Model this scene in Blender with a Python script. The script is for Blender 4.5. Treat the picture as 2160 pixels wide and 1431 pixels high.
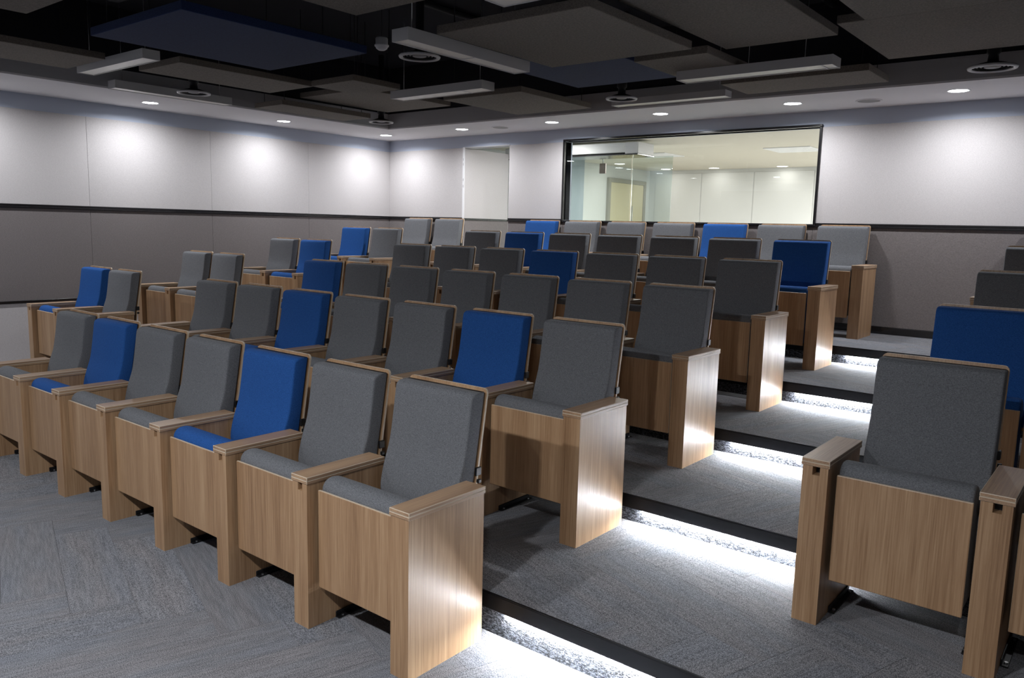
import bpy, bmesh, math, random
from mathutils import Matrix, Vector
random.seed(7)
for o in list(bpy.data.objects): bpy.data.objects.remove(o)
scn = bpy.context.scene
COL = scn.collection

# ------------------------------------------------------------------ camera
cd = bpy.data.cameras.new('camera'); cam = bpy.data.objects.new('camera', cd); COL.objects.link(cam)
cd.sensor_fit = 'HORIZONTAL'; cd.sensor_width = 36.0; cd.lens = 36.0*1670.55/2160.0
cd.clip_start = 0.05; cd.clip_end = 100
cam.matrix_world = Matrix(((0.777047, -0.106858, 0.620306, 1.862265),
                           (0.628985, 0.094259, -0.771682, -1.785882),
                           (0.023991, 0.989796, 0.140456, 1.583788), (0, 0, 0, 1)))
scn.camera = cam
# ------------------------------------------------------------------ world, exposure
w = bpy.data.worlds.new('world'); scn.world = w; w.use_nodes = True
w.node_tree.nodes['Background'].inputs[0].default_value = (0.02, 0.022, 0.03, 1)
w.node_tree.nodes['Background'].inputs[1].default_value = 0.3
scn.view_settings.view_transform = 'Standard'; scn.view_settings.look = 'None'
scn.view_settings.gamma = 1.0; scn.view_settings.use_curve_mapping = False
scn.view_settings.exposure = 0.0
DOWN_W = 12.8          # each perimeter downlight, watts
DOWN_COL = (0.95, 0.965, 1.0)
STAGE_W = 19.0         # downlights over the stage, behind the camera
LED_E = 800.0          # stair strip emission
LOBBY_W = 450.0

# ------------------------------------------------------------------ room numbers
CX, CY, CZ, SS = 1.8623, -1.7859, 1.5838, 1.012     # survey point and the scale that seats the shell around the tiers
def gx(x): return CX+(x-CX)*SS
def gy(y): return CY+(y-CY)*SS
def gz(z): return CZ+(z-CZ)*SS
XL, XR, YB, YF = gx(-6.30), 4.55, gy(5.642), -4.9
ZS, ZRAIL, ZLOW, ZBAND = gz(2.679), gz(1.664), gz(0.781), gz(2.536)
FX, FY = gx(-5.300), gy(4.719)            # inner faces of the bulkhead
FXR, FYF = 3.60, -3.95
ZFT, ZC = gz(2.853), 3.45
P = 0.56; AW = 0.0993; HW = 0.0497
ROWY = [0, 0.0, 1.0213, 2.0277, 3.0768, 4.1013, 5.1483]
ROWZ = [0, 0.0, 0.1725, 0.3093, 0.4468, 0.5847, 0.7170]
NOSE = [0, 0.4473, 1.4749, 2.4916, 3.5191, 4.6150]

# ------------------------------------------------------------------ materials
def lin(c): return tuple((x/12.92 if x <= .04045 else ((x+.055)/1.055)**2.4) for x in c)
def rgb(r, g, b): return lin((r/255, g/255, b/255))+(1,)
class N:
    def __init__(s, name):
        s.m = bpy.data.materials.new(name); s.m.use_nodes = True
        s.t = s.m.node_tree; s.b = s.t.nodes['Principled BSDF']; s.out = s.t.nodes['Material Output']
    def n(s, typ, **kw):
        x = s.t.nodes.new(typ)
        for k, v in kw.items():
            if k in x.inputs: x.inputs[k].default_value = v
            else: setattr(x, k, v)
        return x
    def l(s, a, b): s.t.links.new(a, b)
    def coords(s, scale, rnd=False, kind='Object'):
        tc = s.n('ShaderNodeTexCoord'); mp = s.n('ShaderNodeMapping'); mp.inputs['Scale'].default_value = scale
        s.l(tc.outputs[kind], mp.inputs['Vector'])
        if rnd:
            oi = s.n('ShaderNodeObjectInfo'); ml = s.n('ShaderNodeMath', operation='MULTIPLY'); ml.inputs[1].default_value = 37.0
            s.l(oi.outputs['Random'], ml.inputs[0]); cb = s.n('ShaderNodeCombineXYZ')
            for i in range(3): s.l(ml.outputs[0], cb.inputs[i])
            s.l(cb.outputs[0], mp.inputs['Location'])
        return mp.outputs[0]
    def noise(s, vec, scale=1, detail=2, rough=.5):
        x = s.n('ShaderNodeTexNoise'); x.inputs['Scale'].default_value = scale; x.inputs['Detail'].default_value = detail
        x.inputs['Roughness'].default_value = rough; s.l(vec, x.inputs['Vector']); return x.outputs['Fac']
    def ramp(s, fac, stops):
        r = s.n('ShaderNodeValToRGB'); e = r.color_ramp.elements
        while len(e) < len(stops): e.new(.5)
        for i, (p_, c) in enumerate(stops): e[i].position = p_; e[i].color = c
        s.l(fac, r.inputs[0]); return r.outputs[0]
    def bump(s, h, strength=.3, dist=.002):
        b = s.n('ShaderNodeBump'); b.inputs['Strength'].default_value = strength; b.inputs['Distance'].default_value = dist
        s.l(h, b.inputs['Height']); s.l(b.outputs[0], s.b.inputs['Normal'])
def plain(name, col, rough=.5, metal=0, coat=0, emit=None, es=0, spec=None):
    m = N(name)
    if spec is not None: m.b.inputs['Specular IOR Level'].default_value = spec
    m.b.inputs['Base Color'].default_value = col; m.b.inputs['Roughness'].default_value = rough
    m.b.inputs['Metallic'].default_value = metal
    if coat: m.b.inputs['Coat Weight'].default_value = coat
    if emit: m.b.inputs['Emission Color'].default_value = emit; m.b.inputs['Emission Strength'].default_value = es
    return m.m
def wood(name, axis, a, b_, c, rough=.40):
    m = N(name); sc = [190, 190, 190]; sc[axis] = 4
    v = m.coords(sc, True)
    f1 = m.noise(v, 1.0, 5, .62)
    sc2 = [14, 14, 14]; sc2[axis] = .5
    f2 = m.noise(m.coords(sc2, True), 1.0, 2, .5)
    ad = m.n('ShaderNodeMath', operation='MULTIPLY_ADD'); m.l(f2, ad.inputs[0]); ad.inputs[1].default_value = .45
    mul = m.n('ShaderNodeMath', operation='MULTIPLY'); m.l(f1, mul.inputs[0]); mul.inputs[1].default_value = .62
    m.l(mul.outputs[0], ad.inputs[2])
    m.l(m.ramp(ad.outputs[0], [(.36, a), (.52, b_), (.68, c)]), m.b.inputs['Base Color'])
    m.b.inputs['Roughness'].default_value = rough; m.b.inputs['Coat Weight'].default_value = .12; m.b.inputs['Coat Roughness'].default_value = .3
    m.bump(f1, .12, .0006); return m.m
def fabric(name, a, b_, rough=.95, scale=420, sheen=.06, sheen_tint=None, big=0):
    m = N(name); v = m.coords((1, 1, 1), True)
    f = m.noise(v, scale, 2, .7); f2 = m.noise(m.coords((1, 1, 3), True), scale*.42, 2, .6)
    mx = m.n('ShaderNodeMath', operation='ADD'); m.l(f, mx.inputs[0]); m.l(f2, mx.inputs[1])
    hf = m.n('ShaderNodeMath', operation='MULTIPLY'); m.l(mx.outputs[0], hf.inputs[0]); hf.inputs[1].default_value = .5
    m.l(m.ramp(hf.outputs[0], [(.38, a), (.62, b_)]), m.b.inputs['Base Color'])
    m.b.inputs['Roughness'].default_value = rough; m.b.inputs['Specular IOR Level'].default_value = .2
    m.b.inputs['Sheen Weight'].default_value = sheen; m.b.inputs['Sheen Roughness'].default_value = .5
    if sheen_tint: m.b.inputs['Sheen Tint'].default_value = sheen_tint
    m.bump(hf.outputs[0], .35, .0012); return m.m
WA, WB, WC = rgb(137, 105, 76), rgb(166, 132, 99), rgb(186, 154, 120)
M = {}
M['wood_z'] = wood('oak_veneer_vertical', 2, WA, WB, WC)
M['wood_y'] = wood('oak_veneer_armrest', 1, WA, rgb(163, 133, 107), WC, .36)
M['wood_x'] = wood('oak_veneer_back', 2, WA, WB, WC)
M['ply'] = plain('pale_plywood_edge', rgb(204, 188, 166), .42)
M['grey_f'] = fabric('grey_heather_fabric', rgb(84, 86, 90), rgb(122, 124, 128))
M['blue_f'] = fabric('blue_wool_fabric', rgb(28, 68, 128), rgb(44, 94, 164), sheen=.04, sheen_tint=(.3, .5, 1, 1))
M['black'] = plain('black_steel', (.006, .006, .007, 1), .45, .0)
M['chrome'] = plain('bright_bolt', (.6, .6, .6, 1), .3, 1)
M['trim'] = plain('glossy_black_trim', (.012, .011, .012, 1), .22, 0, .3)
M['nose'] = plain('black_nosing', (.005, .005, .006, 1), .5, 0, spec=.15)
M['white'] = plain('white_plaster', rgb(205, 205, 208), .85)
M['band'] = plain('painted_band', rgb(186, 194, 210), .8)
M['soffit'] = plain('soffit_paint', rgb(236, 235, 238), .85)
M['fascia'] = plain('bulkhead_paint', rgb(176, 176, 180), .9)
M['dark'] = plain('black_painted_slab', (.016, .016, .022, 1), .95)
M['duct'] = plain('black_duct', (.012, .012, .016, 1), .7)
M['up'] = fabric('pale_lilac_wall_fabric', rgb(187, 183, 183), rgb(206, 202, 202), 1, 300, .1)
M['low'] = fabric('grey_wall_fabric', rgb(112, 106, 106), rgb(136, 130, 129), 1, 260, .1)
M['plinth'] = fabric('light_grey_wall_fabric', rgb(190, 186, 187), rgb(208, 204, 205), 1, 260, .1)
M['pgrey'] = fabric('grey_acoustic_board', rgb(104, 97, 89), rgb(134, 126, 118), 1, 190, .1)
M['pblue'] = fabric('navy_acoustic_board', rgb(30, 44, 82), rgb(42, 60, 100), 1, 190, .1)
M['lampw'] = plain('white_lamp_housing', rgb(205, 205, 207), .5)
M['diffuser'] = plain('frosted_diffuser', rgb(246, 243, 234), .35)
M['metal'] = plain('satin_metal', (.55, .55, .57, 1), .35, .8)
M['grille'] = plain('speaker_grille', rgb(160, 160, 160), .7)
M['plastic'] = plain('white_plastic', rgb(236, 236, 238), .45)
M['glow'] = plain('downlight_lens', (1, 1, 1, 1), .4, emit=(.93, .96, 1, 1), es=26)
M['led'] = plain('led_strip', (1, 1, 1, 1), .4, emit=(.90, .95, 1, 1), es=LED_E)
M['lob_wall'] = plain('lobby_wall_paint', rgb(216, 217, 216), .8)
M['lob_ceil'] = plain('lobby_ceiling_cream', rgb(222, 216, 203), .9)
M['lob_lite'] = plain('lobby_lens', (1, 1, 1, 1), .4, emit=(1, .97, .9, 1), es=10)
M['lob_door'] = plain('cream_door', rgb(204, 194, 160), .5)
M['lob_frame'] = plain('grey_door_frame', rgb(150, 148, 136), .5)
M['lob_blue'] = plain('blue_grey_column', rgb(140, 150, 158), .8)
M['lob_floor'] = plain('lobby_floor', rgb(150, 150, 146), .5)
M['sign'] = plain('sign_plate', rgb(150, 128, 124), .5)

def carpet(name, rib=False):
    m = N(name)
    v = m.coords((7, 90, 90) if not rib else (70, 70, 150), True)
    stripes = m.noise(v, 1, 2, .7)
    grain = m.noise(m.coords((1, 1.3, 1), True), 300, 1, .6)
    tone = m.noise(m.coords((2.0, 9, 9), True), 1, 1, .5)
    a = m.n('ShaderNodeMath', operation='MULTIPLY'); m.l(stripes, a.inputs[0]); a.inputs[1].default_value = .20 if not rib else .6
    b = m.n('ShaderNodeMath', operation='MULTIPLY_ADD'); m.l(grain, b.inputs[0]); b.inputs[1].default_value = .80 if not rib else .4; m.l(a.outputs[0], b.inputs[2])
    base = m.ramp(b.outputs[0], [(.36, rgb(54, 56, 61)), (.49, rgb(113, 115, 120)), (.63, rgb(158, 159, 163))] if not rib else [(.43, rgb(8, 8, 10)), (.50, rgb(56, 58, 64)), (.58, rgb(104, 106, 112))])
    tint = m.ramp(tone, [(.35, (.94, .97, 1.02, 1)), (.5, (.98, .98, .99, 1)), (.65, (1.03, .99, .98, 1))])
    mx = m.n('ShaderNodeMix', data_type='RGBA', blend_type='MULTIPLY'); mx.inputs[0].default_value = 1
    m.l(base, mx.inputs[6]); m.l(tint, mx.inputs[7]); oi = m.n('ShaderNodeObjectInfo'); mr = m.n('ShaderNodeMapRange'); mr.inputs['To Min'].default_value = .93; mr.inputs['To Max'].default_value = 1.06
    m.l(oi.outputs['Random'], mr.inputs[0]); hv = m.n('ShaderNodeHueSaturation'); m.l(mr.outputs[0], hv.inputs['Value'])
    m.l(mx.outputs[2], hv.inputs['Color']); m.l(hv.outputs[0], m.b.inputs['Base Color'])
    m.b.inputs['Roughness'].default_value = 1; m.b.inputs['Specular IOR Level'].default_value = .1
    m.b.inputs['Sheen Weight'].default_value = .15
    m.bump(b.outputs[0], 1.0 if rib else .6, .012 if rib else .004); return m.m
M['carpet'] = carpet('loop_carpet'); M['riser'] = carpet('ribbed_carpet_riser', True)

def glassm(name, tint, fr=.9):
    m = N(name); m.t.nodes.remove(m.b)
    tr = m.n('ShaderNodeBsdfTransparent'); tr.inputs[0].default_value = tint
    gl = m.n('ShaderNodeBsdfGlossy'); gl.inputs['Roughness'].default_value = .0; gl.inputs[0].default_value = (.9, .95, .95, 1)
    f = m.n('ShaderNodeFresnel'); f.inputs[0].default_value = 1.45
    mx = m.n('ShaderNodeMixShader'); m.l(f.outputs[0], mx.inputs[0]); m.l(tr.outputs[0], mx.inputs[1]); m.l(gl.outputs[0], mx.inputs[2])
    m.l(mx.outputs[0], m.out.inputs[0]); return m.m
M['glass'] = glassm('window_glass', (.97, .98, .97, 1)); M['glass2'] = glassm('greenish_glass', (.86, .90, .88, 1))

# ------------------------------------------------------------------ mesh helpers
def newbm(): return bmesh.new()
def box(bm, x0, x1, y0, y1, z0, z1, bev=0, seg=2, mi=0):
    vs = [bm.verts.new((x, y, z)) for x in (x0, x1) for y in (y0, y1) for z in (z0, z1)]
    fs = [bm.faces.new([vs[i] for i in f]) for f in ((0, 1, 3, 2), (4, 6, 7, 5), (0, 4, 5, 1), (2, 3, 7, 6), (0, 2, 6, 4), (1, 5, 7, 3))]
    for f in fs: f.material_index = mi
    if bev:
        es = list({e for f in fs for e in f.edges})
        r = bmesh.ops.bevel(bm, geom=es, offset=bev, segments=seg, profile=.5, affect='EDGES')
        for f in r['faces']: f.material_index = mi
    return fs
def prism(bm, pts, axis, a, b, mi=0):
    """extrude a 2-D outline along axis (0 x, 1 y, 2 z)"""
    def mk(p, t):
        c = list(p); c.insert(axis, t); return bm.verts.new(c)
    A = [mk(p, a) for p in pts]; B = [mk(p, b) for p in pts]; n = len(pts); fs = []
    fs.append(bm.faces.new(A)); fs.append(bm.faces.new(B[::-1]))
    for i in range(n): fs.append(bm.faces.new((A[i], B[i], B[(i+1) % n], A[(i+1) % n])))
    for f in fs: f.material_index = mi
    return fs
def cyl(bm, x, y, z0, z1, r, seg=24, r2=None, mi=0):
    r2 = r if r2 is None else r2
    A = [bm.verts.new((x+r*math.cos(t*2*math.pi/seg), y+r*math.sin(t*2*math.pi/seg), z0)) for t in range(seg)]
    B = [bm.verts.new((x+r2*math.cos(t*2*math.pi/seg), y+r2*math.sin(t*2*math.pi/seg), z1)) for t in range(seg)]
    fs = [bm.faces.new(A[::-1]), bm.faces.new(B)]
    for i in range(seg): fs.append(bm.faces.new((A[i], A[(i+1) % seg], B[(i+1) % seg], B[i])))
    for f in fs: f.material_index = mi; f.smooth = False
def lathe(bm, prof, seg=32, mi=0, cx=0, cy=0):
    rings = []
    for r, z in prof: rings.append([bm.verts.new((cx+max(r, 1e-4)*math.cos(t*2*math.pi/seg), cy+max(r, 1e-4)*math.sin(t*2*math.pi/seg), z)) for t in range(seg)])
    for a, b in zip(rings, rings[1:]):
        for i in range(seg):
            f = bm.faces.new((a[i], a[(i+1) % seg], b[(i+1) % seg], b[i])); f.material_index = mi; f.smooth = True
def tube(bm, p, q, r, seg=10):
    p = Vector(p); q = Vector(q); d = (q-p).normalized(); u = d.orthogonal().normalized(); v = d.cross(u)
    A = [bm.verts.new(p+r*(math.cos(t*2*math.pi/seg)*u+math.sin(t*2*math.pi/seg)*v)) for t in range(seg)]
    B = [bm.verts.new(q+r*(math.cos(t*2*math.pi/seg)*u+math.sin(t*2*math.pi/seg)*v)) for t in range(seg)]
    bm.faces.new(A[::-1]); bm.faces.new(B)
    for i in range(seg):
        f = bm.faces.new((A[i], A[(i+1) % seg], B[(i+1) % seg], B[i])); f.smooth = True
def mesh(name, bm, *mats):
    bmesh.ops.recalc_face_normals(bm, faces=bm.faces)
    me = bpy.data.meshes.new(name); bm.to_mesh(me); bm.free()
    for m in mats: me.materials.append(M[m])
    return me
def link(name, me, parent=None, loc=(0, 0, 0)):
    o = bpy.data.objects.new(name, me); COL.objects.link(o); o.location = loc
    if parent: o.parent = parent
    return o
def obj(name, bm, mats, parent=None, loc=(0, 0, 0)):
    if isinstance(mats, str): mats = (mats,)
    return link(name, mesh(name, bm, *mats), parent, loc)
def tag(o, label, cat, group=None, kind=None):
    if label: o['label'] = label
    if cat: o['category'] = cat
    if group: o['group'] = group
    if kind: o['kind'] = kind
    return o
def thing(name, label, cat, loc=(0, 0, 0), group=None):
    return tag(link(name, None, None, loc), label, cat, group)
def struct(name, bm, mats, label=None, cat=None):
    o = obj(name, bm, mats); o['kind'] = 'structure'
    if label: o['label'] = label
    if cat: o['category'] = cat
    return o
def B(*a, **k):
    bm = newbm(); box(bm, *a, **k); return bm

# ------------------------------------------------------------------ floor: tiers with herringbone carpet planks
ROT = math.radians(-18.0); TW = 0.234; TL = TW*4; TH = .004
ORG = (-1.97, -.11)
def clip(poly, x0, x1, y0, y1):
    def cl(poly, f, inter):
        out = []
        for i in range(len(poly)):
            a, b = poly[i], poly[(i+1) % len(poly)]
            fa, fb = f(a), f(b)
            if fa: out.append(a)
            if fa != fb: out.append(inter(a, b))
        return out
    for ax, lim, s in ((0, x0, 1), (0, x1, -1), (1, y0, 1), (1, y1, -1)):
        if not poly: return poly
        f = lambda p, ax=ax, lim=lim, s=s: (p[ax]-lim)*s >= 0
        def it(a, b, ax=ax, lim=lim):
            t = (lim-a[ax])/(b[ax]-a[ax]); return (a[0]+t*(b[0]-a[0]), a[1]+t*(b[1]-a[1]))
        poly = cl(poly, f, it)
    return poly
def planks():
    n = 4; res = []
    for j in range(-60, 60):
        for m in range(-9, 9):
            res.append((j+2*n*m, j, 1)); res.append((j, j-2*n+1+2*n*m, 0))
    return res
CR, SR = math.cos(ROT), math.sin(ROT)
def lay(parent, x0, x1, y0, y1, z):
    cnt = 0; g = .0007
    for (i, j, hor) in planks():
        if hor: u0, u1, v0, v1 = i*TW, (i+4)*TW, j*TW, (j+1)*TW
        else: u0, u1, v0, v1 = i*TW, (i+1)*TW, j*TW, (j+4)*TW
        q = [(u0+g, v0+g), (u1-g, v0+g), (u1-g, v1-g), (u0+g, v1-g)]
        q = [(ORG[0]+a*CR-b*SR, ORG[1]+a*SR+b*CR) for a, b in q]
        if max(a for a, _ in q) < x0 or min(a for a, _ in q) > x1 or max(b for _, b in q) < y0 or min(b for _, b in q) > y1: continue
        q = clip(q, x0, x1, y0, y1)
        if len(q) < 3: continue
        ar = .5*abs(sum(q[k][0]*q[(k+1) % len(q)][1]-q[(k+1) % len(q)][0]*q[k][1] for k in range(len(q))))
        if ar < 2e-4: continue
        cu, cv = (u0+u1)/2, (v0+v1)/2
        cx, cy = ORG[0]+cu*CR-cv*SR, ORG[1]+cu*SR+cv*CR
        th = ROT+(0 if hor else math.pi/2); c, s = math.cos(th), math.sin(th)
        loc = [((a-cx)*c+(b-cy)*s, -(a-cx)*s+(b-cy)*c) for a, b in q]
        bm = newbm(); prism(bm, loc, 2, -TH, 0)
        o = obj('carpet_plank', bm, 'carpet', parent, (cx, cy, z)); o.rotation_euler = (0, 0, th); cnt += 1
    return cnt
fl = struct('floor', B(XL, XR, YF, NOSE[1]+.012, -.12, -TH), 'duct', 'grey striped loop-pile carpet floor in front of the first row')
lay(fl, XL, XR, YF, NOSE[1]+.012, 0)
for k in range(1, 6):
    y0 = NOSE[k]; y1 = NOSE[k+1]+.012 if k < 5 else YB
    z = ROWZ[k+1]; zb = ROWZ[k]
    ordn = ['first', 'second', 'third', 'fourth', 'fifth'][k-1]
    t = struct('floor', B(XL, XR, y0+.018, y1, zb-.10, z-TH), 'duct', 'grey carpeted seating tier above the %s black step nosing from the front' % ordn)
    obj('riser', B(XL, XR, y0+.012, y0+.018, zb, z-.067), 'riser', t)
    lay(t, XL, XR, y0+.0035, y1, z)
    n = newbm()
    box(n, XL, XR, y0-.004, y0+.018, z-.067, z-TH-.0005, .002, 1)
    box(n, XL, XR, y0-.004, y0+.003, z-TH, z+.0005)
    no = struct('trim_%d' % k, n, 'nose', 'black metal nosing on the edge of the %s step from the front' % ordn)
    # LED strip under the nosing, in the aisle
    s = thing('led_strip', 'glowing white LED strip under the %s step nosing from the front' % ordn, 'light strip', (0, y0, z-.067), 'stair LED strips in the aisle')
    obj('channel', B(.065, .955, .000, .011, -.003, 0), 'metal', s)
    obj('lens', B(.067, .953, .001, .010, -.0055, -.003), 'led', s)

# ------------------------------------------------------------------ walls
def wall_panels(parent, along, fixed, proud, spans, z0, z1, mat, name='wall_panel'):
    g = .0008
    for a, b in spans:
        bm = newbm()
        if along == 'y': box(bm, min(fixed, fixed+proud), max(fixed, fixed+proud), a+g, b-g, z0, z1, .0018, 1)
        else: box(bm, a+g, b-g, min(fixed, fixed+proud), max(fixed, fixed+proud), z0, z1, .0018, 1)
        obj(name, bm, mat, parent)
def spans(cuts): return list(zip(cuts, cuts[1:]))
wl = struct('wall_left', B(XL-.15, XL, YF-.15, YB+.15, -.12, ZC), 'band', 'long left wall in pale and grey fabric panels with washed light')
wr = struct('wall_right', B(XR, XR+.15, YF-.15, YB+.15, -.12, ZC), 'band')
wf = struct('wall_front', B(XL, XR, YF-.15, YF, -.12, ZC), 'band')
cy = [YF]+[gy(v) for v in (-3.48, -2.18, -.88, .42, 1.718, 3.014, 4.308)]+[YB]
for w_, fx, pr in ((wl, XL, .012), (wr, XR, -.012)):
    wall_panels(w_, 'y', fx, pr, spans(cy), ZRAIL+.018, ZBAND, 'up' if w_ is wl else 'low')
    wall_panels(w_, 'y', fx, pr, spans(cy), ZLOW+.012, ZRAIL-.018, 'low')
    wall_panels(w_, 'y', fx, pr, spans(cy), .0, ZLOW-.012, 'plinth')
cf = [XL+.013, -4.9, -3.45, -2.0, -.55, .9, 2.35, XR-.013]
wall_panels(wf, 'x', YF, .012, spans(cf), ZRAIL+.018, ZBAND, 'duct')
wall_panels(wf, 'x', YF, .012, spans(cf), 0, ZRAIL-.018, 'duct')
# back wall with openings for door and window
DX0, DX1, DZ = gx(-4.945), gx(-4.208), gz(2.540)
WX0, WX1, WZ0, WZ1 = gx(-3.40), gx(-.602), gz(1.672), gz(2.540)
b = newbm(); YT = YB+.13
for a in ((XL, DX0, .6, ZC), (DX0, DX1, DZ, ZC), (DX1, WX0, .6, ZC), (WX0, WX1, .6, WZ0), (WX0, WX1, WZ1, ZC), (WX1, XR, .6, ZC)):
    box(b, a[0], a[1], YB, YT, a[2], a[3])
box(b, XL, XR, YB+.02, YT, -.12, .6)
wb = struct('wall_back', b, 'band', 'back wall of pale fabric above a black rail and grey fabric below')
zt = ZBAND
wall_panels(wb, 'x', YB, -.012, [(XL+.013, DX0), (DX1, WX0-.012), (WX1+.012, 1.25), (1.25, 2.9), (2.9, XR-.013)], ZRAIL+.018, zt, 'up')
wall_panels(wb, 'x', YB, -.012, [(XL+.013, DX0), (DX1, WX0), (WX0, -2.0), (-2.0, WX1), (WX1, 1.25), (1.25, 2.9), (2.9, XR-.013)], .782, ZRAIL-.018, 'low')
# rails
def rail(name, label, args_list, mat='trim'):
    bm = newbm()
    for a in args_list: box(bm, *a, bev=.003, seg=1)
    return struct(name, bm, mat, label)
rail('trim_6', 'glossy black chair rail along the left wall', [(XL, XL+.026, YF, YB-.026, ZRAIL-.019, ZRAIL-.001), (XL, XL+.021, YF, YB-.026, ZRAIL+.001, ZRAIL+.019)])
rail('trim_7', 'glossy black chair rail along the back wall below the window',
     [(XL, DX0, YB-.026, YB, ZRAIL-.019, ZRAIL-.001), (XL, DX0, YB-.021, YB, ZRAIL+.001, ZRAIL+.019),
      (DX1, XR, YB-.026, YB, ZRAIL-.019, ZRAIL-.001), (DX1, WX0-.02, YB-.021, YB, ZRAIL+.001, ZRAIL+.019), (WX1+.02, XR, YB-.021, YB, ZRAIL+.001, ZRAIL+.019)])
rail('trim_8', 'thin black rail low on the left wall', [(XL, XL+.022, YF, YB-.02, ZLOW-.013, ZLOW+.013)])
rail('trim_9', None, [(XR-.026, XR, YF, YB-.026, ZRAIL-.019, ZRAIL+.019), (XR-.022, XR, YF, YB-.02, ZLOW-.013, ZLOW+.013)])
rail('baseboard_back', 'black baseboard under the grey fabric of the back wall',
     [(XL+.03, DX0, YB-.018, YB, ROWZ[6], .781), (DX1, XR-.03, YB-.018, YB, ROWZ[6], .781)])
rail('baseboard_left', 'black baseboard at the foot of the left wall', [(XL, XL+.016, YF, NOSE[1], 0, .06)])

# ------------------------------------------------------------------ ceiling: slab, soffit ring, bulkhead
struct('ceiling', B(XL, XR, YF, YB, ZC-.06, ZC+.05), 'dark', 'black painted slab above the hanging acoustic boards')
b = newbm()
box(b, XL, FX, YF, YB, ZS, ZS+.015); box(b, FXR, XR, YF, YB, ZS, ZS+.015)
box(b, FX, FXR, FY, YB, ZS, ZS+.015); box(b, FX, FXR, YF, FYF, ZS, ZS+.015)
struct('ceiling', b, 'soffit', 'white perimeter soffit holding the round downlights')
b = newbm(); t = .012
box(b, FX-t, FX, FYF-t, FY+t, ZS+.015, ZFT); box(b, FXR, FXR+t, FYF-t, FY+t, ZS+.015, ZFT)
box(b, FX, FXR, FY, FY+t, ZS+.015, ZFT); box(b, FX, FXR, FYF-t, FYF, ZS+.015, ZFT)
struct('ceiling', b, 'fascia', 'grey upstand of the bulkhead around the open black ceiling')
b = newbm()  # dark liner that closes the void above the soffit
box(b, FX-.05, FX-t, FYF, FY, ZFT-.002, ZC-.06); box(b, FXR+t, FXR+.05, FYF, FY, ZFT-.002, ZC-.06)
box(b, FX, FXR, FY+t, FY+.05, ZFT-.002, ZC-.06); box(b, FX, FXR, FYF-.05, FYF-t, ZFT-.002, ZC-.06)
struct('ceiling', b, 'dark')

# ------------------------------------------------------------------ window, door, lobby behind
wn = link('window_1', None, None, (0, 0, 0)); wn['kind'] = 'structure'; wn['label'] = 'wide observation window with thin black frame in the back wall'
b = newbm(); f = .022; yo = YB-.03
box(b, WX0-f, WX1+f, yo, YB+.11, WZ1, WZ1+f, .003, 1); box(b, WX0-f, WX1+f, yo, YB+.11, WZ0-f, WZ0, .003, 1)
box(b, WX0-f, WX0, yo, YB+.11, WZ0, WZ1, .003, 1); box(b, WX1, WX1+f, yo, YB+.11, WZ0, WZ1, .003, 1)
obj('window_frame', b, 'trim', wn)
obj('window_pane', B(WX0, WX1, YB-.004, YB+.002, WZ0, WZ1), 'glass', wn)

dr = link('door_1', None, None, (0, 0, 0)); dr['kind'] = 'structure'; dr['label'] = 'fabric covered door in the back wall standing wide open'
obj('door_jamb', B(DX0-.004, DX0+.026, YB-.017, YB-.010, ROWZ[6], DZ+.002), 'plastic', dr)
b = newbm(); box(b, DX0, DX1+.004, YB-.013, YB+.13, DZ-.006, DZ+.004); obj('door_head', b, 'white', dr)
lf = obj('door_leaf', B(DX0+.001, DX0+.026, YB-.009, YB+.86, ROWZ[6]+.01, DZ-.008, .003, 1), 'up', dr)
obj('leaf_rail', B(DX0+.026, DX0+.036, YB-.009, YB+.86, ZRAIL-.012, ZRAIL+.012), 'trim', lf)
obj('leaf_lower_fabric', B(DX0+.026, DX0+.030, YB-.009, YB+.86, ROWZ[6]+.01, ZRAIL-.012), 'low', lf)
for z in (2.39, 2.33, 2.14, 2.06, 1.62):
    b = newbm(); box(b, DX0+.004, DX0+.014, YB-.020, YB-.017, z, z+.03, .001, 1); obj('hinge', b, 'metal', dr)

LX0, LX1, LY0, LY1, LZ = -5.56, 2.3, YT, 11.40, 2.66
struct('floor', B(LX0, LX1, YB+.0005, LY1, ROWZ[6]-.1, ROWZ[6]-.003), 'lob_floor', 'pale floor of the lit room behind the window')
wlob = struct('wall_far', B(LX0-.12, LX1, LY1, LY1+.1, .6, LZ), 'lob_wall', 'far wall of the room seen through the window')
for a, b_ in spans([LX0+.12, -4.52, -3.56, -2.55, -1.5, -.5, .5, 1.5, LX1]):
    obj('wall_panel', B(a+.008, b_-.008, LY1-.012, LY1, ROWZ[6], LZ-.06, .003, 1), 'lob_wall', wlob)
struct('wall_side', B(LX0-.12, LX0, LY0, LY1, .6, LZ), 'lob_wall', 'side wall with a door in the room behind the window')
struct('wall_side', B(LX1, LX1+.1, LY0, LY1, .6, LZ), 'lob_wall')
struct('ceiling', B(LX0-.12, LX1+.1, YB+.0005, LY1+.1, LZ, LZ+.05), 'lob_ceil', 'cream ceiling of the room behind the window')
d2 = link('door_2', None, None, (0, 0, 0)); d2['kind'] = 'structure'; d2['label'] = 'cream double door with grey frame seen through the window'
b = newbm(); dy0, dy1, dz = 9.93, 11.2, 2.455
box(b, LX0, LX0+.05, dy0, dy0+.07, ROWZ[6], dz, .003, 1); box(b, LX0, LX0+.05, dy1-.07, dy1, ROWZ[6], dz, .003, 1); box(b, LX0, LX0+.05, dy0+.07, dy1-.07, dz-.07, dz, .003, 1)
obj('door_frame', b, 'lob_frame', d2)
ym = dy0+.07+.78
obj('door_leaf', B(LX0, LX0+.03, dy0+.07, ym-.003, ROWZ[6], dz-.07, .003, 1), 'lob_door', d2)
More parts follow.
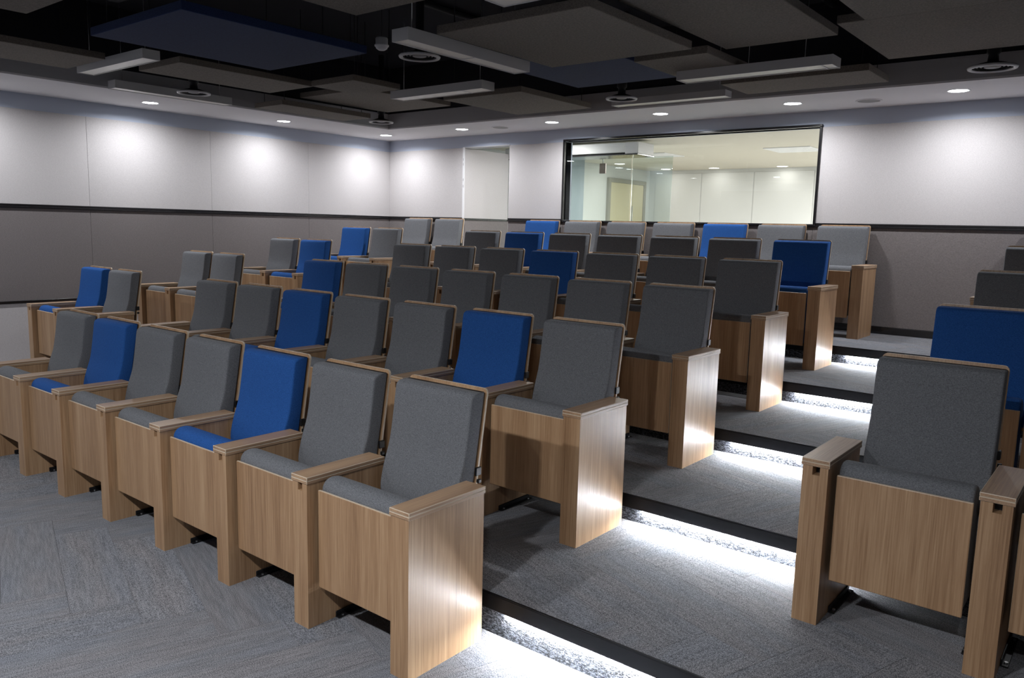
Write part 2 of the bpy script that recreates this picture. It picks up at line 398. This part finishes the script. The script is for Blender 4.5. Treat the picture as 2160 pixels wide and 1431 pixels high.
obj('door_leaf', B(LX0, LX0+.03, ym+.003, dy1-.07, ROWZ[6], dz-.07, .003, 1), 'lob_door', d2)
b = newbm(); tube(b, (LX0+.06, ym-.07, 1.62), (LX0+.06, ym-.07, 2.0), .011); obj('door_handle', b, 'metal', d2)
tag(obj('wall_column', B(-5.555, -5.30, 8.35, 8.85, ROWZ[6], LZ), 'lob_blue'), 'blue-grey column against the side wall behind the window', 'column')
t = thing('air_duct', 'boxed white air unit under the ceiling behind the window', 'air conditioner', (-3.5, 6.75, 2.48))
obj('housing', B(-1.6, .28, -.12, .22, .02, .14, .006, 1), 'lob_wall', t)
obj('end_cap', B(.28, .46, -.14, .24, .0, .14, .006, 1), 'lampw', t)
obj('bottom_lip', B(-1.6, .46, -.15, .25, -.012, .0, .002, 1), 'trim', t)
t = thing('hanging_sign', 'small pinkish sign on a thin rod behind the window', 'sign', (-4.35, 7.9, 2.36))
obj('plate', B(-.05, .05, -.012, .012, 0, .14, .003, 1), 'sign', t)
b = newbm(); tube(b, (0, 0, .14), (0, 0, .26), .008); obj('rod', b, 'metal', t)
t = thing('glass_partition', 'clear greenish glass panel standing behind the left part of the window', 'glass panel', (0, 7.45, 0))
obj('pane', B(-5.5, -3.62, -.005, .005, ROWZ[6], 2.60), 'glass2', t)
obj('pane', B(-3.60, -3.02, -.005, .005, ROWZ[6], 2.52), 'glass2', t)
def lob_light(x, y, lab):
    t = thing('recessed_light', lab, 'ceiling light', (x, y, LZ), 'small ceiling lights behind the window')
    b = newbm(); lathe(b, [(.085, -.004), (.10, -.004), (.10, 0)], 24); obj('rim', b, 'plastic', t)
    b = newbm(); cyl(b, 0, 0, -.003, -.001, .083, 24); obj('lens', b, 'lob_lite', t)
for x, y, lab in ((-5.21, 9.75, 'round ceiling light behind the window, nearest to the glass edge on the left'), (-5.05, 11.05, 'round ceiling light behind the window, above the cream door'),
                  (-4.16, 11.1, 'round ceiling light behind the window, second from its right'), (-3.0, 11.15, 'round ceiling light behind the window, rightmost one')):
    lob_light(x, y, lab)
def area(name, loc, sx, sy, power, col, shape='RECTANGLE', rot=(0, 0, 0), spread=180):
    l = bpy.data.lights.new(name, 'AREA'); l.shape = shape; l.size = sx
    if shape in ('RECTANGLE', 'ELLIPSE'): l.size_y = sy
    l.energy = power; l.color = col; l.spread = math.radians(spread)
    o = bpy.data.objects.new(name, l); COL.objects.link(o); o.location = loc; o.rotation_euler = rot; return o
# fill panels added on the lobby ceiling to brighten the room and open door
for i, (x, y) in enumerate(((-3.9, 8.6), (-1.9, 8.6), (.2, 8.6), (-1.0, 10.6), (-4.0, 6.2), (1.2, 6.6))):
    t = thing('fill_panel', 'added flat square fill light in the room behind the window', 'ceiling light', (x, y, LZ), 'added fill lights behind the window')
    obj('frame', B(-.3, .3, -.3, .3, -.012, 0, .003, 1), 'plastic', t)
    area('fill_lamp', (x, y, LZ-.016), .5, .5, LOBBY_W/6*(1 if i != 4 else .16), (1, .98, .95))
for x, y in ((-4.16, 11.1), (-3.0, 11.15), (-5.05, 11.05)):
    area('lobby_spot_lamp', (x, y, LZ-.006), .12, .12, .8, (1, .98, .94), 'DISK')

# ------------------------------------------------------------------ downlights
def downlight_meshes():
    b = newbm(); lathe(b, [(.066, .012), (.069, -.001), (.080, -.004), (.084, -.002), (.084, 0)], 32); rim = mesh('rim', b, 'plastic')
    b = newbm(); cyl(b, 0, 0, -.0012, .010, .067, 32); lens = mesh('lens', b, 'glow'); return rim, lens
RIM, LENS = downlight_meshes()
def downlight(x, y, lab, grp, pw=None):
    t = thing('downlight', lab, 'ceiling light', (x, y, ZS), grp)
    link('rim', RIM, t); link('lens', LENS, t)
    area('downlight_lamp', (x, y, ZS-.006), .09, .09, pw or DOWN_W, DOWN_COL, 'DISK', spread=162)
GV = 'round downlights in the perimeter soffit'
for y, lab in ((gy(2.114), 'bright downlight in the left soffit, nearest to the camera'), (gy(3.619), 'bright downlight in the left soffit, midway to the corner'), (gy(5.125), 'bright downlight in the soffit at the back left corner')):
    downlight(gx(-5.80), y, lab, GV)
for y in (.61, -.9, -2.4): downlight(gx(-5.80), y, 'downlight in the left soffit just outside the picture', 'downlights outside the picture')
for x, lab in ((gx(-4.493), 'bright downlight in the back soffit above the open door'), (gx(-3.215), 'bright downlight above the left end of the window'), (gx(-1.937), 'bright downlight above the middle of the window'),
               (gx(-.678), 'bright downlight above the right end of the window'), (gx(.575), 'bright downlight in the back soffit, farthest to the right')):
    downlight(x, gy(5.11), lab, GV)
downlight(1.86, gy(5.11), 'downlight in the back soffit just outside the picture', 'downlights outside the picture')
# pendant cylinder spots over the speaker's floor, level with the camera and above it
for x, pw in ((-4.0, .6), (-2.5, 1.0), (-1.0, 2.6), (.5, 3.0), (2.0, 1.2)):
    t = thing('pendant_downlight', 'black cylinder pendant lamp over the speaker floor, outside the picture', 'hanging lamp', (x, -2.1, 2.66), 'pendant lamps outside the picture')
    b = newbm(); lathe(b, [(.062, .0), (.07, 0), (.07, .16), (0.0, .16)], 24); obj('shade', b, 'duct', t)
    b = newbm(); cyl(b, 0, 0, .012, .020, .061, 24); obj('lens', b, 'glow', t)
    b = newbm(); tube(b, (0, 0, .16), (0, 0, ZC-.06-2.66), .004, 8); obj('stem', b, 'duct', t)
    area('pendant_lamp', (x, -2.1, 2.655), .12, .12, STAGE_W*pw, DOWN_COL, 'DISK')
for x, y, lab in ((gx(-3.966), gy(5.171), 'flat round ceiling speaker in the soffit near the open door'), (gx(-.101), gy(5.251), 'flat round ceiling speaker in the soffit right of the window')):
    t = thing('ceiling_speaker', lab, 'speaker', (x, y, ZS), 'ceiling speakers in the back soffit')
    b = newbm(); lathe(b, [(.088, -.006), (.10, -.006), (.104, -.002), (.104, 0)], 32); obj('rim', b, 'soffit', t)
    b = newbm(); cyl(b, 0, 0, -.005, -.001, .089, 32); obj('grille', b, 'grille', t)

# ------------------------------------------------------------------ hanging acoustic boards
def board(x0, x1, y0, y1, z, col, lab, th=.048, rods=True):
    cx, cyy = (x0+x1)/2, (y0+y1)/2; hx, hy = (x1-x0)/2, (y1-y0)/2
    t = thing('acoustic_board', lab, 'ceiling panel', (cx, cyy, z), 'suspended acoustic boards')
    obj('board', B(-hx, hx, -hy, hy, 0, th, .003, 1), col, t)
    for sx in (-1, 1):
        for sy in (-1, 1):
            b = newbm(); px, py = sx*(hx-.07), sy*(hy-.07)
            tube(b, (px, py, th), (px, py, ZC-.06-z), .0028, 6); cyl(b, px, py, th, th+.012, .014, 12); obj('hanger', b, 'duct', t)
def sc(v29, z, c): return c+(v29-c)*(z-1.5838)/(2.9-1.5838)
def bb(x0, x1, y0, y1, z, col, lab):   # plan rectangle measured at z 2.9, brought to its real height
    board(sc(x0, z, CX), sc(x1, z, CX), sc(y0, z, CY), sc(y1, z, CY), z, col, lab)
bb(-4.40, -3.11, .97, 2.50, 2.64, 'pblue', 'large navy acoustic board at the upper left, nearest blue board')
bb(-5.48, -4.76, 1.855, 3.23, 2.75, 'pgrey', 'grey acoustic board just behind the large navy board')
bb(-4.75, -4.12, 3.205, 3.80, 2.735, 'pgrey', 'small square grey acoustic board right of the large navy board tip')
bb(-5.46, -4.42, 3.59, 4.84, 2.785, 'pgrey', 'grey acoustic board over the back left corner of the bulkhead')
bb(-4.21, -3.155, 4.50, 5.76, 2.70, 'pgrey', 'grey acoustic board over the back soffit near the open door')
bb(-2.20, -.935, 2.345, 3.71, 2.64, 'pgrey', 'large grey acoustic board at the top centre above the window')
bb(-2.56, -1.50, 3.30, 4.62, 2.75, 'pblue', 'smaller navy acoustic board tucked behind the large central grey board')
bb(-1.52, -.895, 3.88, 4.635, 2.68, 'pgrey', 'small grey acoustic board between the central board and a lamp')
bb(-.73, .06, 2.35, 3.845, 2.75, 'pgrey', 'grey acoustic board at the top, right of the central board')
bb(.14, 1.36, 3.55, 4.80, 2.78, 'pgrey', 'grey acoustic board at the upper right above the disc diffuser')
bb(.31, 1.30, 2.15, 3.55, 2.70, 'pgrey', 'grey acoustic board at the top right corner of the picture')
bb(-1.36, -.09, 5.14, 5.75, 2.70, 'pgrey', 'narrow grey acoustic board over the soffit right of the window centre')
bb(-6.60, -6.045, 3.78, 5.09, 2.69, 'pgrey', 'narrow grey acoustic board hanging low by the left soffit')
bb(-4.11, -3.05, -.90, .44, 2.75, 'pgrey', 'grey acoustic board cut by the top left corner of the picture')
bb(-5.95, -5.21, .10, 1.44, 2.75, 'pgrey', 'grey acoustic board at the left edge above the first lamp')
bb(-2.285, -1.5, .45, 1.70, 2.75, 'pgrey', 'grey acoustic board cut by the top edge, above the smoke detector')

# ------------------------------------------------------------------ linear lamps (switched off)
def lamp(x0, x1, y0, y1, z, along, lab, h=.068, joint=None, rd=(-1, 1)):
    x0, x1, y0, y1 = sc(x0, z, CX), sc(x1, z, CX), sc(y0, z, CY), sc(y1, z, CY)
    cx, cyy = (x0+x1)/2, (y0+y1)/2; hx, hy = (x1-x0)/2, (y1-y0)/2
    t = thing('linear_lamp', lab, 'hanging lamp', (cx, cyy, z), 'unlit linear lamps')
    b = newbm(); q = .006
    box(b, -hx, hx, -hy, -hy+q, 0, h); box(b, -hx, hx, hy-q, hy, 0, h); box(b, -hx, -hx+q, -hy+q, hy-q, 0, h); box(b, hx-q, hx, -hy+q, hy-q, 0, h)
    box(b, -hx+q, hx-q, -hy+q, hy-q, .03, h)
    obj('housing', b, 'lampw', t)
    obj('diffuser', B(-hx+q, hx-q, -hy+q, hy-q, .004, .010), 'diffuser', t)
    if joint is not None:
        b = newbm()
        if along == 'x': jx = -hx+2*hx*joint; box(b, jx-.006, jx+.006, -hy+q, hy-q, .001, .004)
        else: jy = -hy+2*hy*joint; box(b, -hx+q, hx-q, jy-.006, jy+.006, .001, .004)
        obj('joint_strip', b, 'plastic', t)
    for s in rd:
        px, py = (s*(hx-.09), 0) if along == 'x' else (0, s*(hy-.09))
        b = newbm(); tube(b, (px, py, h), (px, py, ZC-.06-z), .0022, 6); cyl(b, px, py, h, h+.01, .01, 10); obj('hanger', b, 'metal', t)
lamp(-6.10, -4.85, 1.58, 1.73, 2.73, 'x', 'unlit linear lamp at the left below the large navy board')
lamp(-4.65, -3.36, 4.15, 4.34, 2.70, 'x', 'unlit linear lamp left of centre with a bright joint strip', joint=.78)
lamp(-2.65, -2.48, 2.34, 3.77, 2.59, 'y', 'long unlit linear lamp pointing away, beside the central grey board', joint=.52)
lamp(-6.78, -6.62, 2.17, 3.50, 2.68, 'y', 'unlit linear lamp running along the left soffit')
lamp(-1.60, -.255, 4.75, 4.95, 2.62, 'x', 'unlit linear lamp above the right half of the window', .060, joint=.93, rd=(-.1, .75))
lamp(-2.87, -1.57, 5.71, 5.86, 2.69, 'x', 'unlit linear lamp lying close over the back soffit above the window', .052)
lamp(-1.37, -.10, 1.90, 2.08, 2.66, 'x', 'unlit linear lamp cut by the top edge of the picture')

# ------------------------------------------------------------------ disc diffusers on ducts
def disc(x, y, z, r, lab, top=None):
    t = thing('air_diffuser', lab, 'air vent', (x, y, z), 'round ceiling air diffusers')
    b = newbm(); lathe(b, [(r*.80, .004), (r*.86, -.004), (r*.97, -.002), (r, .008), (r*.96, .014), (r*.84, .012)], 40); obj('ring', b, 'lampw', t)
    b = newbm(); lathe(b, [(.0, .006), (r*.30, .006), (r*.34, .010)], 32)
    lathe(b, [(r*.42, .008), (r*.50, .014)], 32); lathe(b, [(r*.58, .008), (r*.66, .014)], 32); lathe(b, [(r*.72, .008), (r*.80, .014)], 32)
    obj('cone', b, 'grille', t)
    b = newbm(); lathe(b, [(r*.90, .015), (r*.55, .032), (.034, .045), (.030, .09), (.042, .10), (.042, .15), (.030, .16), (.030, ZC-.06-z)], 24); obj('duct', b, 'duct', t)
disc(-2.329, 2.309, 2.75, .148, 'round air diffuser hanging below the long lamp, seen from underneath')
disc(-4.90, 2.054, 2.68, .142, 'round air diffuser hanging by the left soffit')
disc(-4.902, 4.245, 2.68, .135, 'round air diffuser hanging in the back left corner')
disc(-1.819, 4.204, 2.68, .135, 'round air diffuser seen edge-on above the window')
disc(.886, 4.452, 2.70, .150, 'round air diffuser at the upper right')
t = thing('smoke_detector', 'white smoke detector hanging on a thin rod at the top', 'smoke detector', (-2.20, 1.84, 2.70))
b = newbm(); lathe(b, [(.0, .0), (.022, .002), (.036, .012), (.040, .022)], 24); obj('sensor', b, 'plastic', t)
b = newbm(); lathe(b, [(.040, .022), (.046, .026), (.047, .034), (.040, .040), (.040, .074), (.036, .08), (0, .08)], 24); obj('body', b, 'plastic', t)
b = newbm(); tube(b, (0, 0, .08), (0, 0, ZC-.06-2.70), .004, 8); obj('rod', b, 'duct', t)
# black ducts and pipes in the ceiling void
t = thing('ventilation_duct', 'black rectangular duct crossing the ceiling void at the upper left', 'duct', (-1.5, .90, 3.10))
obj('duct_body', B(-2.6, 2.6, -.15, .15, 0, .22, .01, 1), 'duct', t)
for x in (-2.3, 0, 2.3): obj('hanger_strap', B(x-.02, x+.02, -.155, .155, .22, ZC-.06-3.10), 'duct', t)
for x, lab in ((-2.95, 'thin black sprinkler pipe high in the ceiling void'), (-.30, 'thin black pipe above the right-hand acoustic boards')):
    b = newbm(); tube(b, (x, FYF, 3.36), (x, FY, 3.36), .026, 12); tag(obj('sprinkler_pipe', b, 'duct'), lab, 'pipe')

# ------------------------------------------------------------------ chairs
def chair_meshes():
    R = {}
    # side panel with a slot cut in its front face
    b = newbm(); hw = HW-.0049; zt = .588; sx0, sx1, sz = -.010, .016, .557
    prism(b, [(-hw, 0), (hw, 0), (hw, zt), (sx1, zt), (sx1, sz), (sx0, sz), (sx0, zt), (-hw, zt)], 1, .0034, .05)
    prism(b, [(-hw, 0), (hw, 0), (hw, zt), (-hw, zt)], 1, .0501, .3926)
    R['side_panel'] = mesh('side_panel', b, 'wood_z')
    b = newbm(); prism(b, [(-hw, 0), (hw, 0), (hw, zt), (-hw, zt)], 1, .0034, .3926); R['end_panel'] = mesh('end_panel', b, 'wood_z')
    b = newbm(); box(b, sx0-.002, sx1+.002, .046, .056, sz, zt-.001); R['slot'] = mesh('slot_lining', b, 'black')
    b = newbm()
    box(b, -HW, HW, 0, .396, .589, .6015, .0012, 1, 0); box(b, -HW+.0008, HW-.0008, .0008, .3952, .6015, .6028, 0, 1, 1)
    box(b, -HW, HW, 0, .396, .6028, .6165, .0022, 2, 0)
    b.normal_update()
    for f in b.faces:
        if max(abs(c) for c in f.normal) < .97: f.material_index = 1
    R['armrest'] = mesh('armrest', b, 'wood_y', 'ply')
    for nm, s in (('foot_r', 1), ('foot_l', -1)):
        b = newbm(); x0 = s*(HW-.0045)
        xs = sorted((x0, x0+s*.006)); box(b, xs[0], xs[1], .135, .385, .002, .026, .002, 1)
        xs = sorted((x0, x0+s*.024)); box(b, xs[0], xs[1], .135, .385, .001, .006, .001, 1)
        R[nm] = mesh('foot_bracket', b, 'black')
        b = newbm()
        for yy in (.16, .36): cyl(b, x0+s*.015, yy, .006, .011, .006, 6)
        R[nm+'b'] = mesh('bolt', b, 'chrome')
    # wooden board of the tipped-up seat
    b = newbm(); fs = box(b, -.2155, .2125, .040, .052, .168, .5625, .003, 2, 0)
    b.normal_update()
    for f in b.faces:
        if abs(f.normal.y) < .6: f.material_index = 1
    R['seat_board'] = mesh('seat_board', b, 'wood_z', 'ply')
    # seat cushion
    def rounded(pts, x0, x1, bev, mi=0, seg=3, extra=None):
        b = newbm(); prism(b, pts, 0, x0, x1)
        bmesh.ops.recalc_face_normals(b, faces=b.faces)
        es = [e for e in b.edges if len(e.link_faces) == 2 and any(abs(f.normal.x) > .9 for f in e.link_faces)]
        bmesh.ops.bevel(b, geom=es, offset=bev, segments=seg, profile=.5, affect='EDGES')
        for f in b.faces: f.smooth = True
        return b
    def smooth_prof(ctrl, n=6):
        out = []
        m = len(ctrl)
        for i in range(m-1):
            p0 = ctrl[max(i-1, 0)]; p1 = ctrl[i]; p2 = ctrl[i+1]; p3 = ctrl[min(i+2, m-1)]
            for k in range(n):
                t = k/n
                out.append(tuple(.5*((2*p1[j])+(-p0[j]+p2[j])*t+(2*p0[j]-5*p1[j]+4*p2[j]-p3[j])*t*t+(-p0[j]+3*p1[j]-3*p2[j]+p3[j])*t**3) for j in (0, 1)))
        out.append(ctrl[-1]); return out
    top = smooth_prof([(.0535, .545), (.057, .575), (.074, .597), (.102, .605), (.135, .600), (.168, .580), (.192, .548), (.200, .51)], 3)
    prof = top+[(.200, .20), (.18, .182), (.0535, .182)]
    R['seat_cushion'] = rounded(prof, -.214, .211, .012)
    front = smooth_prof([(.365, .43), (.352, .50), (.362, .565), (.380, .625), (.402, .69), (.417, .77), (.430, .86), (.438, .915), (.446, .932), (.463, .941)], 3)
    prof = front+[(.516, .942), (.4325, .43)]
    R['back_cushion'] = rounded(prof, -.2145, .2145, .009)
    # back board: plywood with rounded upper corners, leaning back
    b = newbm(); r = .020; hw = .2165; z0, z1 = .40, .953
    out = [(-hw, z0), (hw, z0)]
    for k in range(6):
        a = k*math.pi/2/5; out.append((hw-r+r*math.cos(a), z1-r+r*math.sin(a)))
    for k in range(6):
        a = math.pi/2+k*math.pi/2/5; out.append((-hw+r+r*math.cos(a), z1-r+r*math.sin(a)))
    fs = prism(b, out, 1, 0, .010)
    for v in b.verts: v.co.y += .469+.160*(v.co.z-.593)-.001
    bmesh.ops.recalc_face_normals(b, faces=b.faces)
    for f in b.faces: f.material_index = 0 if abs(f.normal.y) > .8 else 1
    R['back_board'] = mesh('back_board', b, 'wood_x', 'ply')
    for nm, s in (('hr', 1), ('hl', -1)):
        b = newbm(); xs = sorted((s*.2130, s*.2235)); box(b, xs[0], xs[1], .462, .492, .615, .648, .002, 1)
        xs = sorted((s*.2165, s*.2300)); box(b, xs[0], xs[1], .470, .486, .585, .60, .002, 1)
        R[nm] = mesh('hinge_bracket', b, 'black')
    b = newbm(); tube(b, (-.233, .30, .40), (-.212, .30, .40), .022, 16); tube(b, (.210, .30, .40), (.233, .30, .40), .022, 16)
    R['pivot'] = mesh('seat_pivot', b, 'black')
    for c in ('grey_f', 'blue_f'):
        for k in ('seat_cushion', 'back_cushion'):
            bm2 = R[k].copy(); R[k+c] = mesh(k, bm2, c)
    return R
CH = chair_meshes()
def side(t, x, feet, end=False):
    sp = link('side_panel', CH['end_panel' if end else 'side_panel'], t, (x, 0, 0))
    if not end: link('slot_lining', CH['slot'], sp)
    link('armrest', CH['armrest'], t, (x, 0, 0))
    for s in feet:
        fb = link('foot_bracket', CH['foot_'+s], sp); link('bolt', CH['foot_'+s+'b'], sp)
def chair(xc, k, blue, left, last, lab, grp, y=None):
    t = thing('auditorium_chair', lab, 'chair', (xc, ROWY[k] if y is None else y, ROWZ[k]), grp)
    c = 'blue_f' if blue else 'grey_f'
    link('seat_board', CH['seat_board'], t); link('seat_cushion', CH['seat_cushion'+c], t)
    link('back_cushion', CH['back_cushion'+c], t)
    bbd = link('back_board', CH['back_board'], t)
    link('hinge_bracket', CH['hr'], bbd); link('hinge_bracket', CH['hl'], bbd); link('seat_pivot', CH['pivot'], t)
    side(t, P/2, ('l',) if last else ('l', 'r'), last and xc < 0 and xc > -1)
    if left: side(t, -P/2, ('r',))
    return t
ORD = ['', 'first', 'second', 'third', 'fourth', 'fifth', 'sixth', 'last']
ROWN = ['', 'front row', 'second row', 'third row', 'fourth row', 'fifth row', 'back row']
BLUE = {1: (2, 5), 2: (3, 6), 3: (1,), 4: (4,), 5: (2, 7), 6: (1, 5)}
for k in range(1, 7):
    for j in range(1, 8):
        xc = -HW-P*(7-j)-P/2
        blue = j in BLUE[k]; n = 8-j
        col = 'blue' if blue else 'grey'
        if n == 1: lab = '%s fabric auditorium chair at the lit aisle end of the centre block\'s %s' % (col, ROWN[k])
        elif n == 7: lab = '%s fabric auditorium chair at the far left end of the centre block\'s %s' % (col, ROWN[k])
        else: lab = '%s fabric auditorium chair, %s from the lit aisle, %s of centre block' % (col, ORD[n], ROWN[k])
        chair(xc, k, blue, j == 1, j == 7, lab, 'auditorium chairs of the centre block')
BL = {2: (1, 0), 3: (0, 0), 4: (0, 1), 5: (1, 0), 6: (0, 0)}
for k, cs in BL.items():
    for j in (0, 1):
        col = 'blue' if cs[j] else 'grey'
        where = 'wall-side seat' if j == 0 else 'aisle-side seat'
        chair(-6.01+P/2+P*j, k, cs[j], j == 0, j == 1, '%s fabric auditorium chair, %s of the left wall pair, %s' % (col, where, ROWN[k]), 'auditorium chairs along the left wall')
RB = {2: (0, 0), 3: (1,), 4: (0,), 5: (0,), 6: (1,)}
for k, cs in RB.items():
    for j in range(len(cs)):
        col = 'blue' if cs[j] else 'grey'
        if j == 0 and k == 2: lab = 'large grey auditorium chair in the right foreground beside the lit aisle'
        elif j == 1: lab = 'auditorium chair cut off by the right edge beside the foreground chair'
        else: lab = '%s fabric auditorium chair at the right edge, %s of the right block' % (col, ROWN[k])
        chair(.9496+HW+P/2+P*j, k, cs[j], j == 0, j == len(cs)-1, lab, 'auditorium chairs right of the lit aisle', ROWY[k]+(.011 if k == 2 else 0))
